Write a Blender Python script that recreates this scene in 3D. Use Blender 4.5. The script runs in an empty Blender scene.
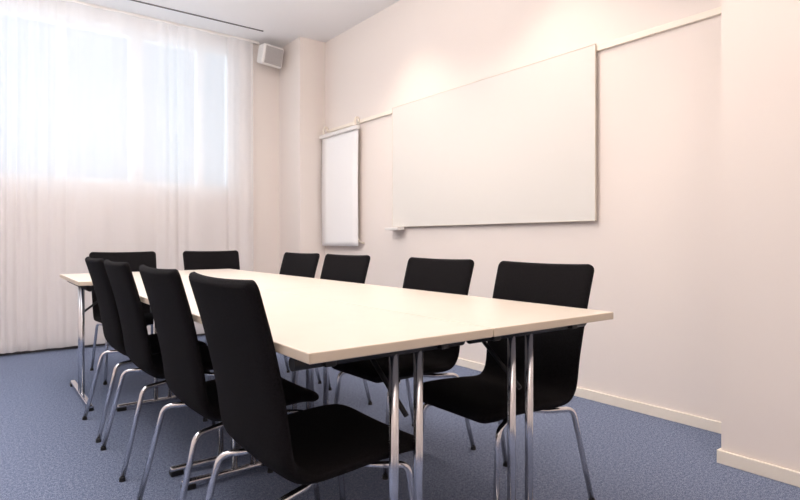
import bpy, bmesh, math, random, bisect
from mathutils import Vector, Matrix
random.seed(4)
S = bpy.context.scene
S.view_settings.view_transform = 'Standard'
COL = S.collection

def lin(c):
    return tuple(((v/255)/12.92 if v/255 <= .04045 else ((v/255+.055)/1.055)**2.4) for v in c)+(1,)

def mat(name, rgb, rough=.6, metal=0, spec=.5, noise=None, bump=None):
    m = bpy.data.materials.new(name); m.use_nodes = True
    nt = m.node_tree; b = nt.nodes['Principled BSDF']
    c = lin(rgb)
    b.inputs['Base Color'].default_value = c
    b.inputs['Roughness'].default_value = rough
    b.inputs['Metallic'].default_value = metal
    b.inputs['Specular IOR Level'].default_value = spec
    tc = nt.nodes.new('ShaderNodeTexCoord')
    if noise:
        scale, amt = noise
        n = nt.nodes.new('ShaderNodeTexNoise'); n.inputs['Scale'].default_value = scale; n.inputs['Detail'].default_value = 4
        r = nt.nodes.new('ShaderNodeValToRGB')
        r.color_ramp.elements[0].position = .3; r.color_ramp.elements[1].position = .7
        r.color_ramp.elements[0].color = tuple(v*(1-amt) for v in c[:3])+(1,)
        r.color_ramp.elements[1].color = tuple(min(1, v*(1+amt)) for v in c[:3])+(1,)
        nt.links.new(tc.outputs['Object'], n.inputs['Vector'])
        nt.links.new(n.outputs['Fac'], r.inputs['Fac']); nt.links.new(r.outputs['Color'], b.inputs['Base Color'])
    if bump:
        scale, st = bump
        n = nt.nodes.new('ShaderNodeTexNoise'); n.inputs['Scale'].default_value = scale; n.inputs['Detail'].default_value = 3
        bp = nt.nodes.new('ShaderNodeBump'); bp.inputs['Strength'].default_value = st; bp.inputs['Distance'].default_value = .005
        nt.links.new(tc.outputs['Object'], n.inputs['Vector'])
        nt.links.new(n.outputs['Fac'], bp.inputs['Height']); nt.links.new(bp.outputs['Normal'], b.inputs['Normal'])
    return m

M_wall = mat('painted_wall', (240, 230, 223), .85, spec=.2, bump=(180, .05))
M_ceil = mat('ceiling_paint', (246, 244, 244), .9, spec=.1)
M_base = mat('baseboard_paint', (242, 233, 220), .5, spec=.3)
M_dark = mat('dark_trim', (60, 58, 60), .6)
M_track = mat('ceiling_track_metal', (110, 106, 106), .6)
M_rail = mat('rail_paint', (248, 238, 224), .5)
M_table = mat('table_laminate', (225, 213, 199), .32, spec=.5, noise=(12, .015))
M_edge = mat('table_edge', (218, 203, 183), .5)
M_black = mat('black_plastic', (18, 18, 20), .45)
M_chrome = mat('polished_chrome', (222, 222, 226), .2, metal=1)
M_board = mat('whiteboard_enamel', (230, 226, 220), .5, spec=.2)
M_alu = mat('pale_aluminium', (222, 212, 198), .45, metal=.0)
M_white = mat('white_plastic', (238, 234, 230), .5)
M_paper = mat('paper', (252, 250, 249), .8, spec=.1)
M_grille = mat('speaker_grille', (182, 177, 175), .8, noise=(220, .2))
M_fab = mat('black_upholstery', (23, 21, 23), .95, spec=.12, noise=(260, .5), bump=(420, .5))

# carpet: fine speckled pile
M_carpet = bpy.data.materials.new('blue_carpet'); M_carpet.use_nodes = True
nt = M_carpet.node_tree; b = nt.nodes['Principled BSDF']; b.inputs['Roughness'].default_value = .95
b.inputs['Specular IOR Level'].default_value = .05
tc = nt.nodes.new('ShaderNodeTexCoord')
n1 = nt.nodes.new('ShaderNodeTexNoise'); n1.inputs['Scale'].default_value = 240; n1.inputs['Detail'].default_value = 2; n1.inputs['Roughness'].default_value = .7
n2 = nt.nodes.new('ShaderNodeTexNoise'); n2.inputs['Scale'].default_value = 75; n2.inputs['Detail'].default_value = 5; n2.inputs['Roughness'].default_value = .8
mx = nt.nodes.new('ShaderNodeMix'); mx.inputs[0].default_value = .4
r1 = nt.nodes.new('ShaderNodeValToRGB')
r1.color_ramp.elements[0].position = .37; r1.color_ramp.elements[0].color = lin((70, 81, 104))
r1.color_ramp.elements[1].position = .63; r1.color_ramp.elements[1].color = lin((166, 173, 192))
e = r1.color_ramp.elements.new(.5); e.color = lin((110, 121, 147))
nt.links.new(tc.outputs['Object'], n1.inputs['Vector']); nt.links.new(tc.outputs['Object'], n2.inputs['Vector'])
nt.links.new(n1.outputs['Fac'], mx.inputs[2]); nt.links.new(n2.outputs['Fac'], mx.inputs[3])
nt.links.new(mx.outputs[0], r1.inputs['Fac'])
nt.links.new(r1.outputs['Color'], b.inputs['Base Color'])

# curtain
M_cur = bpy.data.materials.new('sheer_curtain'); M_cur.use_nodes = True
nt = M_cur.node_tree; nt.nodes.remove(nt.nodes['Principled BSDF'])
out = nt.nodes['Material Output']
d = nt.nodes.new('ShaderNodeBsdfDiffuse'); t = nt.nodes.new('ShaderNodeBsdfTranslucent'); tr = nt.nodes.new('ShaderNodeBsdfTransparent')
wv = nt.nodes.new('ShaderNodeTexNoise'); wv.inputs['Scale'].default_value = 400
tcc = nt.nodes.new('ShaderNodeTexCoord'); nt.links.new(tcc.outputs['Object'], wv.inputs['Vector'])
rr = nt.nodes.new('ShaderNodeValToRGB'); rr.color_ramp.elements[0].color = lin((248, 242, 241)); rr.color_ramp.elements[1].color = lin((254, 251, 251))
nt.links.new(wv.outputs['Fac'], rr.inputs['Fac']); nt.links.new(rr.outputs['Color'], d.inputs['Color'])
t.inputs['Color'].default_value = lin((248, 248, 250))
m1 = nt.nodes.new('ShaderNodeMixShader'); m1.inputs[0].default_value = .22
m2 = nt.nodes.new('ShaderNodeMixShader'); m2.inputs[0].default_value = .32
nt.links.new(d.outputs[0], m1.inputs[1]); nt.links.new(t.outputs[0], m1.inputs[2])
nt.links.new(m1.outputs[0], m2.inputs[1]); nt.links.new(tr.outputs[0], m2.inputs[2])
nt.links.new(m2.outputs[0], out.inputs['Surface'])

def obj_from_bm(bm, name, m, smooth=False):
    me = bpy.data.meshes.new(name); bm.normal_update(); bm.to_mesh(me); bm.free()
    if isinstance(m, (list, tuple)):
        for x in m: me.materials.append(x)
    else: me.materials.append(m)
    if smooth:
        for p in me.polygons: p.use_smooth = True
    o = bpy.data.objects.new(name, me); COL.objects.link(o); return o

def add_box(bm, lo, hi, bevel=0, seg=2):
    r = bmesh.ops.create_cube(bm, size=1)
    lo = Vector(lo); hi = Vector(hi); c = (lo+hi)/2; s = hi-lo
    for v in r['verts']:
        v.co = Vector((v.co.x*s.x, v.co.y*s.y, v.co.z*s.z))+c
    if bevel:
        es = list({e for v in r['verts'] for e in v.link_edges})
        bmesh.ops.bevel(bm, geom=es, offset=bevel, segments=seg, affect='EDGES', profile=.5)

def box(name, lo, hi, m, bevel=0, seg=2):
    bm = bmesh.new(); add_box(bm, lo, hi, bevel, seg); return obj_from_bm(bm, name, m)

def fillet(pts, r, n=6):
    P = [Vector(p) for p in pts]; out = [P[0]]
    for i in range(1, len(P)-1):
        a, p, c = P[i-1], P[i], P[i+1]
        d1 = (a-p); d2 = (c-p); rr = min(r, d1.length*.48, d2.length*.48)
        s = p+d1.normalized()*rr; e = p+d2.normalized()*rr
        for k in range(n+1):
            u = k/n; out.append(s*(1-u)**2+p*2*u*(1-u)+e*u*u)
    out.append(P[-1]); return out

def add_tube(bm, pts, rad, seg=14):
    rings = []; up = None
    for i, p in enumerate(pts):
        if i == 0: t = pts[1]-pts[0]
        elif i == len(pts)-1: t = pts[-1]-pts[-2]
        else: t = (pts[i+1]-pts[i]).normalized()+(pts[i]-pts[i-1]).normalized()
        t.normalize()
        if up is None:
            up = Vector((0, 0, 1)) if abs(t.z) < .9 else Vector((1, 0, 0))
        a = (up-t*up.dot(t)).normalized(); up = a; bb = t.cross(a)
        rings.append([bm.verts.new(p+(a*math.cos(q)+bb*math.sin(q))*rad) for q in [2*math.pi*k/seg for k in range(seg)]])
    for i in range(len(rings)-1):
        for k in range(seg):
            f = bm.faces.new((rings[i][k], rings[i][(k+1) % seg], rings[i+1][(k+1) % seg], rings[i+1][k])); f.smooth = True
    bm.faces.new(rings[0][::-1]); bm.faces.new(rings[-1])

def tube(name, pts, rad, m, r=.03, seg=14):
    bm = bmesh.new(); add_tube(bm, fillet(pts, r), rad, seg)
    bmesh.ops.recalc_face_normals(bm, faces=bm.faces)
    return obj_from_bm(bm, name, m)

def empty(name, loc, rz, label, cat, group=None):
    o = bpy.data.objects.new(name, None); o.empty_display_size = .1
    o.location = loc; o.rotation_euler = (0, 0, rz); COL.objects.link(o)
    o['label'] = label; o['category'] = cat
    if group: o['group'] = group
    return o
def tag(o, label, cat, group=None):
    o['label'] = label; o['category'] = cat
    if group: o['group'] = group
def par(root, *parts):
    for p in parts: p.parent = root
def struct(o): o['kind'] = 'structure'; return o

# ------------------------------------------------------------ room
XR, XP, YP, YB, ZC = 3.0, 2.60, 1.109, 5.80, 3.10
XL, YF = -2.2, -2.2
struct(box('floor', (XL-.2, YF-.2, -.1), (XR+.2, YB+.2, 0), M_carpet))
struct(box('ceiling', (XL-.2, YF-.2, ZC), (XR+.2, YB+.2, ZC+.1), M_ceil))
struct(box('wall_right', (XR, YP-.02, 0), (XR+.2, YB+.2, ZC), M_wall))
struct(box('wall_pier', (XP, YF, 0), (XR+.2, YP, ZC), M_wall))
struct(box('wall_column', (2.70, 5.30, 0), (XR, YB, ZC), M_wall))
struct(box('wall_left', (XL-.2, YF, 0), (XL, YB+.2, ZC), M_wall))
struct(box('wall_front', (XL-.2, YF-.2, 0), (XR+.2, YF, ZC), M_wall))
bm = bmesh.new()
WZ0, WZ1, WX0, WX1 = 1.50, 2.98, -1.75, 2.22
add_box(bm, (XL, YB, 0), (XR, YB+.2, WZ0)); add_box(bm, (XL, YB, WZ1), (XR, YB+.2, ZC))
add_box(bm, (XL, YB, WZ0), (WX0, YB+.2, WZ1)); add_box(bm, (WX1, YB, WZ0), (XR, YB+.2, WZ1))
struct(obj_from_bm(bm, 'wall_back', M_wall))
bm = bmesh.new()
add_box(bm, (WX0, YB+.08, WZ0), (WX1, YB+.14, WZ0+.05), .004); add_box(bm, (WX0, YB+.08, WZ1-.05), (WX1, YB+.14, WZ1), .004)
for x, hw in ((-1.70, .04), (-1.12, .04), (-.52, .04), (.02, .05), (.62, .035), (1.24, .06), (1.85, .035), (2.17, .04)):
    add_box(bm, (x-hw, YB+.06, WZ0), (x+hw, YB+.145, WZ1), .004)
struct(obj_from_bm(bm, 'window_1', M_white))
struct(box('baseboard_right', (XR-.014, YP, 0), (XR, 5.30, .058), M_base, .003))
bm = bmesh.new(); add_box(bm, (XP-.014, YF, 0), (XP, YP+.014, .058), .003); add_box(bm, (XP, YP, 0), (XR-.014, YP+.014, .058), .003)
struct(obj_from_bm(bm, 'baseboard_pier', M_base))
struct(box('baseboard_column', (2.69, 5.286, 0), (XR-.014, 5.30, .058), M_base, .003))
struct(box('baseboard_back', (XL, YB-.014, 0), (2.70, YB, .07), M_dark, .003))
struct(box('trim_1', (XL, 5.378, ZC-.008), (2.33, 5.392, ZC), M_track))
struct(box('trim_2', (XL, 5.70, ZC-.025), (2.42, 5.74, ZC), M_white, .003))
bm = bmesh.new(); add_box(bm, (XR-.018, YP+.02, 2.112), (XR, 5.22, 2.148), .004)
o = obj_from_bm(bm, 'wall_rail', M_rail); tag(o, 'long slim cream hanging rail fixed along the wall', 'rail')

# ------------------------------------------------------------ curtain
def curtain(x0, x1):
    bm = bmesh.new(); nx, nz = 1200, 14; z0, z1 = .035, 3.075
    rows = []; ph = 0; xs = []
    for i in range(nx+1):
        u = i/nx; x = x0+(x1-x0)*u
        dens = 1.0+.42*math.sin(x*2.3+.5)+.38*math.sin(x*5.1)+.25*math.sin(x*13)
        if x > 2.05: dens += .6
        ph += max(.25, dens)*(x1-x0)/nx*2*math.pi/.115
        xs.append((x, ph))
    for j in range(nz+1):
        v = j/nz; z = z0+(z1-z0)*v; row = []
        for x, p in xs:
            amp = .0062*(.8+.5*math.sin(x*3.7+1)+.3*math.sin(x*9))*(1.15-.3*v)
            if x > 2.05: amp = .009
            y = 5.70+amp*math.sin(p+.45*math.sin(z*1.3+x*2))+.012*math.sin(p*.37+z*.9)
            row.append(bm.verts.new((x+.003*math.cos(p), y, z)))
        rows.append(row)
    for j in range(nz):
        for i in range(nx):
            bm.faces.new((rows[j][i], rows[j][i+1], rows[j+1][i+1], rows[j+1][i]))
    return obj_from_bm(bm, 'curtain', M_cur, True)
c = curtain(-2.1, 2.36); tag(c, 'floor-length sheer white pleated curtain drawn across the window', 'curtain')

# ------------------------------------------------------------ chair
PROF = [(.222, .380, .202), (.210, .399, .218), (.165, .411, .226), (.06, .409, .228), (-.04, .402, .227), (-.115, .398, .224), (-.162, .408, .222),
        (-.194, .446, .222), (-.212, .525, .224), (-.232, .63, .228), (-.256, .735, .231), (-.280, .82, .233), (-.298, .880, .234)]
def cat(P, t):
    n = len(P)-1; f = t*n; i = min(int(f), n-1); u = f-i
    g = lambda k: P[max(0, min(n, k))]
    a, b_, c_, d_ = g(i-1), g(i), g(i+1), g(i+2)
    return [.5*((2*b_[k])+(-a[k]+c_[k])*u+(2*a[k]-5*b_[k]+4*c_[k]-d_[k])*u*u+(-a[k]+3*b_[k]-3*c_[k]+d_[k])*u**3) for k in range(len(b_))]
fine = [cat(PROF, i/600) for i in range(601)]
arc = [0]
for i in range(600): arc.append(arc[-1]+math.hypot(fine[i+1][0]-fine[i][0], fine[i+1][1]-fine[i][1]))
LT = arc[-1]
def at_arc(s):
    s = max(0, min(LT, s))
    i = min(max(bisect.bisect(arc, s)-1, 0), 599); u = (s-arc[i])/(arc[i+1]-arc[i])
    return [fine[i][k]*(1-u)+fine[i+1][k]*u for k in range(3)]
def shell(name, s0, s1):
    ns, nw = 48, 24
    ss = [s0+(s1-s0)*(.5-.5*math.cos(math.pi*i/ns)) for i in range(ns+1)]
    bm = bmesh.new(); T = []; B = []
    for s in ss:
        x, z, w = at_arc(s); a = at_arc(s-.004); b2 = at_arc(s+.004)
        tx, tz = b2[0]-a[0], b2[1]-a[1]; l = math.hypot(tx, tz); nx, nz = tz/l, -tx/l
        e = min(s, LT-s); r = .055 if s < LT/2 else .026
        if e < r: w -= r-math.sqrt(max(0, r*r-(r-e)**2))
        tt = min(1, max(0, (s/LT-.42)/.2))
        row1 = []; row2 = []
        for k in range(nw+1):
            q = -1+2*k/nw; q = math.sin(q*math.pi/2)*.7+q*.3
            cur = q*q*(.006+.010*tt)
            th = (.0155+.005*(1-tt))*(1-.72*max(abs(q)**14, max(0, 1-e/.014)**2))
            px, pz = x+nx*cur, z+nz*cur
            row1.append(bm.verts.new((px+nx*th, q*w, pz+nz*th))); row2.append(bm.verts.new((px-nx*th, q*w, pz-nz*th)))
        T.append(row1); B.append(row2)
    for i in range(ns):
        for k in range(nw):
            bm.faces.new((T[i][k], T[i][k+1], T[i+1][k+1], T[i+1][k])); bm.faces.new((B[i][k+1], B[i][k], B[i+1][k], B[i+1][k+1]))
        bm.faces.new((T[i][0], T[i+1][0], B[i+1][0], B[i][0])); bm.faces.new((T[i+1][nw], T[i][nw], B[i][nw], B[i+1][nw]))
    for k in range(nw):
        bm.faces.new((T[0][k+1], T[0][k], B[0][k], B[0][k+1])); bm.faces.new((T[ns][k], T[ns][k+1], B[ns][k+1], B[ns][k]))
    bmesh.ops.recalc_face_normals(bm, faces=bm.faces)
    return obj_from_bm(bm, name, M_fab, True)

def glide_obj(name, c, r, h):
    bm = bmesh.new(); rr = bmesh.ops.create_cone(bm, cap_ends=True, segments=16, radius1=r, radius2=r*.88, depth=h)
    for v in rr['verts']: v.co += Vector(c)+Vector((0, 0, h/2))
    return obj_from_bm(bm, name, M_black)

def make_chair():
    parts = [shell('seat', 0, LT*.46), shell('backrest', LT*.46-.001, LT)]
    zz = -.023
    for sy in (-1, 1):
        parts.append(tube('leg', [(-.03, sy*.05, .386+zz), (-.10, sy*.150, .384+zz), (-.212, sy*.190, .380+zz), (-.296, sy*.212, .008)], .0098, M_chrome, .030))
        parts.append(tube('leg', [(.03, sy*.05, .386+zz), (.10, sy*.150, .384+zz), (.180, sy*.188, .380+zz), (.218, sy*.208, .008)], .0098, M_chrome, .030))
        parts.append(glide_obj('glide', (-.296, sy*.212, 0), .0125, .016))
        parts.append(glide_obj('glide', (.218, sy*.208, 0), .0125, .016))
    parts.append(box('mounting_plate', (-.09, -.09, .374+zz), (.10, .09, .404+zz), M_black, .006))
    return parts
CH = None
def place_chair(x, y, rz, label):
    global CH
    root = empty('chair', (x, y, 0), rz, label, 'chair', 'meeting chairs around the table')
    if CH is None:
        CH = make_chair(); ps = CH
    else:
        ps = []
        for p in CH:
            q = p.copy(); COL.objects.link(q); ps.append(q)
    par(root, *ps)
R = math.radians
lab = 'black upholstered shell chair with chrome legs, tucked under table side'
for x, y, a in ((.772, 1.41, 0), (.769, 2.0, 0), (.769, 2.70, 0), (.768, 3.25, 0)):
    place_chair(x, y, R(a), lab)
lab2 = 'black upholstered shell chair with chrome legs, beside the whiteboard wall'
for x, y, a in ((1.53, 1.445, 180), (1.545, 2.08, 182), (1.555, 2.95, 184), (1.555, 3.56, 184)):
    place_chair(x, y, R(a), lab2)
lab3 = 'black shell chair at the table end, facing away from curtain'
for x, a in ((.905, -90), (1.58, -90)):
    place_chair(x, 4.44, R(a), lab3)

# ------------------------------------------------------------ tables
ZT = .74
def table(cx, cy, L, W, rz, insA, insB, off, label):
    root = empty('folding_table', (cx, cy, 0), rz, label, 'table', 'meeting tables pushed together')
    g = .0012
    bm = bmesh.new(); add_box(bm, (-L/2+g, -W/2+g, ZT-.024), (L/2-g, W/2-g, ZT), .003, 2)
    bm.normal_update()
    for f in bm.faces: f.material_index = 1 if abs(f.normal.z) < .4 else 0
    parts = [obj_from_bm(bm, 'tabletop', [M_table, M_edge])]
    bm = bmesh.new()
    xa, xb = -L/2+insA, L/2-insB
    for sy in (-1, 1):
        add_box(bm, (-L/2+.08, sy*(W/2-.10)-.015, ZT-.056), (L/2-.08, sy*(W/2-.10)+.015, ZT-.024), .003)
    for x in (xa, xb):
        add_tube(bm, [Vector((x, -W/2+.015, ZT-.044)), Vector((x, W/2-.015, ZT-.044))], .016)
    parts.append(obj_from_bm(bm, 'frame', M_black))
    for x, s in ((xa, 1), (xb, -1)):
        for dy in (-.04, .04):
            parts.append(tube('leg', [(x, off+dy, ZT-.05), (x, off+dy, .03)], .0128, M_chrome, seg=20))
        hw = .25 if W < .7 else .38
        lo_, hi_ = max(-W/2+.01, off-hw), min(W/2-.01, off+hw)
        parts.append(box('foot', (x-.015, lo_, .012), (x+.015, hi_, .036), M_chrome, .008, 3))
        for yy in (lo_+.025, hi_-.025):
            parts.append(box('glide', (x-.019, yy-.025, 0), (x+.019, yy+.025, .022), M_black, .004))
        parts.append(tube('brace', [(x, off, ZT-.22), (x+s*.22, off, ZT-.05)], .007, M_black))
    par(root, *parts)
H = math.pi/2
table(.825, 1.68, 1.28, .55, H, .11, .065, -.065, 'cream laminate folding table with twin chrome legs, at the row end')
table(.825, 2.96, 1.28, .55, H, .10, .08, -.065, 'cream laminate folding table with chrome legs, middle of the row')
table(1.383, 1.77, 1.46, .565, H, .11, .08, .05, 'cream laminate folding table with chrome legs beside the whiteboard')
table(1.383, 3.05, 1.10, .565, H, .10, .33, .05, 'cream laminate folding table joined beside the others')
table(1.06, 4.05, 1.20, .90, 0, .06, .08, -.1, 'cream laminate table set crosswise before the curtain')

# ------------------------------------------------------------ whiteboard
root = empty('whiteboard', (XR, 3.01, 1.09), 0, 'large white enamel whiteboard with slim metal frame on the wall', 'whiteboard')
y0, y1, z0, z1 = -1.03, 1.03, 0, 1.065
p = box('board_panel', (-.030, y0+.003, z0+.003), (-.0195, y1-.003, z1-.003), M_board)
bm = bmesh.new()
add_box(bm, (-.032, y0, z0), (-.0195, y1, z0+.004), .001); add_box(bm, (-.032, y0, z1-.004), (-.0195, y1, z1), .001)
add_box(bm, (-.032, y0, z0), (-.0195, y0+.004, z1), .001); add_box(bm, (-.032, y1-.004, z0), (-.0195, y1, z1), .001)
f = obj_from_bm(bm, 'board_frame', M_alu)
t_ = box('pen_tray', (-.10, y1-.17, -.028), (-.022, y1+.02, -.006), M_white, .005)
br = [box('bracket', (-.022, y-.03, .3), (0, y+.03, .36), M_alu) for y in (-.7, .7)]
par(root, p, f, t_, *br)

# ------------------------------------------------------------ flip chart
root = empty('flip_chart', (XR, 4.91, .9), 0, 'wall-hung flip chart with white paper pad on the rail', 'flip chart')
bd = box('board_panel', (-.05, -.30, .10), (-.035, .30, 1.18), M_white, .004)
bm = bmesh.new(); ny, nz = 6, 24; F = []
for j in range(nz+1):
    v = j/nz; z = .015+v*1.145; row = []
    for i in range(ny+1):
        u = i/ny; row.append(bm.verts.new((-.056-.005*math.sin((1-v)*math.pi), -.352+.71*u, z)))
    F.append(row)
for j in range(nz):
    for i in range(ny): bm.faces.new((F[j][i], F[j][i+1], F[j+1][i+1], F[j+1][i]))
pd = obj_from_bm(bm, 'paper_pad', M_paper, True)
sm = pd.modifiers.new('s', 'SOLIDIFY'); sm.thickness = .003
cl = box('clamp_bar', (-.085, -.365, 1.145), (-.045, .37, 1.185), M_white, .008, 3)
pt = [cl, bd, pd]
for y in (-.31, .30):
    pt.append(tube('hook', [(-.070, y, 1.165), (-.074, y, 1.23), (-.058, y, 1.265), (-.024, y, 1.265), (-.024, y, 1.225)], .012, M_rail, .03))
pt.append(tube('spacer', [(-.04, -.29, .115), (-.04, -.37, .045), (-.001, -.37, .045)], .008, M_alu, .02))
pt.append(box('wall_bracket', (-.04, -.05, .5), (-.001, .05, .6), M_alu, .003))
par(root, *pt)

# ------------------------------------------------------------ speaker
root = empty('loudspeaker', (2.50, 5.62, 2.94), R(12), 'small white wall loudspeaker angled down near the ceiling', 'speaker')
bm = bmesh.new(); add_box(bm, (-.128, -.08, -.107), (.128, .09, .107), .018, 3)
for v in bm.verts:
    if v.co.y > 0: v.co.x *= .72; v.co.z *= .85
body = obj_from_bm(bm, 'speaker_body', M_white)
gr = box('speaker_grille', (-.108, -.087, -.088), (.108, -.078, .088), M_grille, .004)
bk = tube('bracket', [(0, .08, 0), (0, .175, .0)], .014, M_white)
body.rotation_euler = gr.rotation_euler = (R(14), 0, 0)
par(root, body, gr, bk)

# ------------------------------------------------------------ lights
def area(name, loc, rot, sx, sy, power, col):
    l = bpy.data.lights.new(name, 'AREA'); l.shape = 'RECTANGLE'; l.size = sx; l.size_y = sy; l.energy = power; l.color = col
    o = bpy.data.objects.new(name, l); o.location = loc; o.rotation_euler = rot; COL.objects.link(o); return o
warm = (1, .91, .84)
area('window_daylight', (.2, 6.7, 2.3), (R(-90), 0, 0), 5, 2.2, 84, (.64, .84, 1))
area('ceiling_light_a', (.6, 2.0, 3.07), (0, 0, 0), 2.4, 3.2, 33, warm)
area('ceiling_light_b', (.0, -.8, 3.07), (0, 0, 0), 2.4, 1.6, 13, (1, .87, .77))
area('added_curtain_fill', (.6, 3.9, 3.05), (R(32), 0, 0), 2.2, .4, 14, (1, .94, .92))  # added fill, out of view, brightens the room side of the curtain
area('added_bounce_fill_a', (.0, -.6, 2.0), (R(180), 0, 0), 2.0, 1.6, 38, (1, .87, .77))  # added upward fill behind the camera, stands in for ceiling bounce; no fixture
area('added_bounce_fill_b', (.2, 3.0, 2.5), (R(180), 0, 0), 2.4, 1.6, 98, (1, .96, .95))  # second added upward fill above the frame, lifts ceiling and far end
def spot(loc, tgt, power, size=95, blend=.8):
    l = bpy.data.lights.new('downlight', 'SPOT'); l.energy = power; l.color = (1, .82, .68); l.spot_size = R(size); l.spot_blend = blend; l.shadow_soft_size = .06
    o = bpy.data.objects.new('downlight', l); o.location = loc; COL.objects.link(o)
    o.rotation_euler = (Vector(tgt)-Vector(loc)).to_track_quat('-Z', 'Y').to_euler()
for y in (2.2, 3.7):
    spot((2.40, y, 3.05), (2.80, y, 0), 28)
spot((2.28, .80, 3.05), (2.5, .80, 0), 32, 84, .6)

w = bpy.data.worlds.new('world'); S.world = w; w.use_nodes = True
w.node_tree.nodes['Background'].inputs[0].default_value = (.68, .85, 1, 1); w.node_tree.nodes['Background'].inputs[1].default_value = .8

cam = bpy.data.cameras.new('camera'); cam.sensor_width = 36; cam.lens = 561/800*36; cam.shift_y = -.0125; cam.clip_start = .05
co = bpy.data.objects.new('camera', cam); co.location = (0, 0, .975); co.rotation_euler = (R(90), 0, R(-37.1)); COL.objects.link(co)
S.camera = co
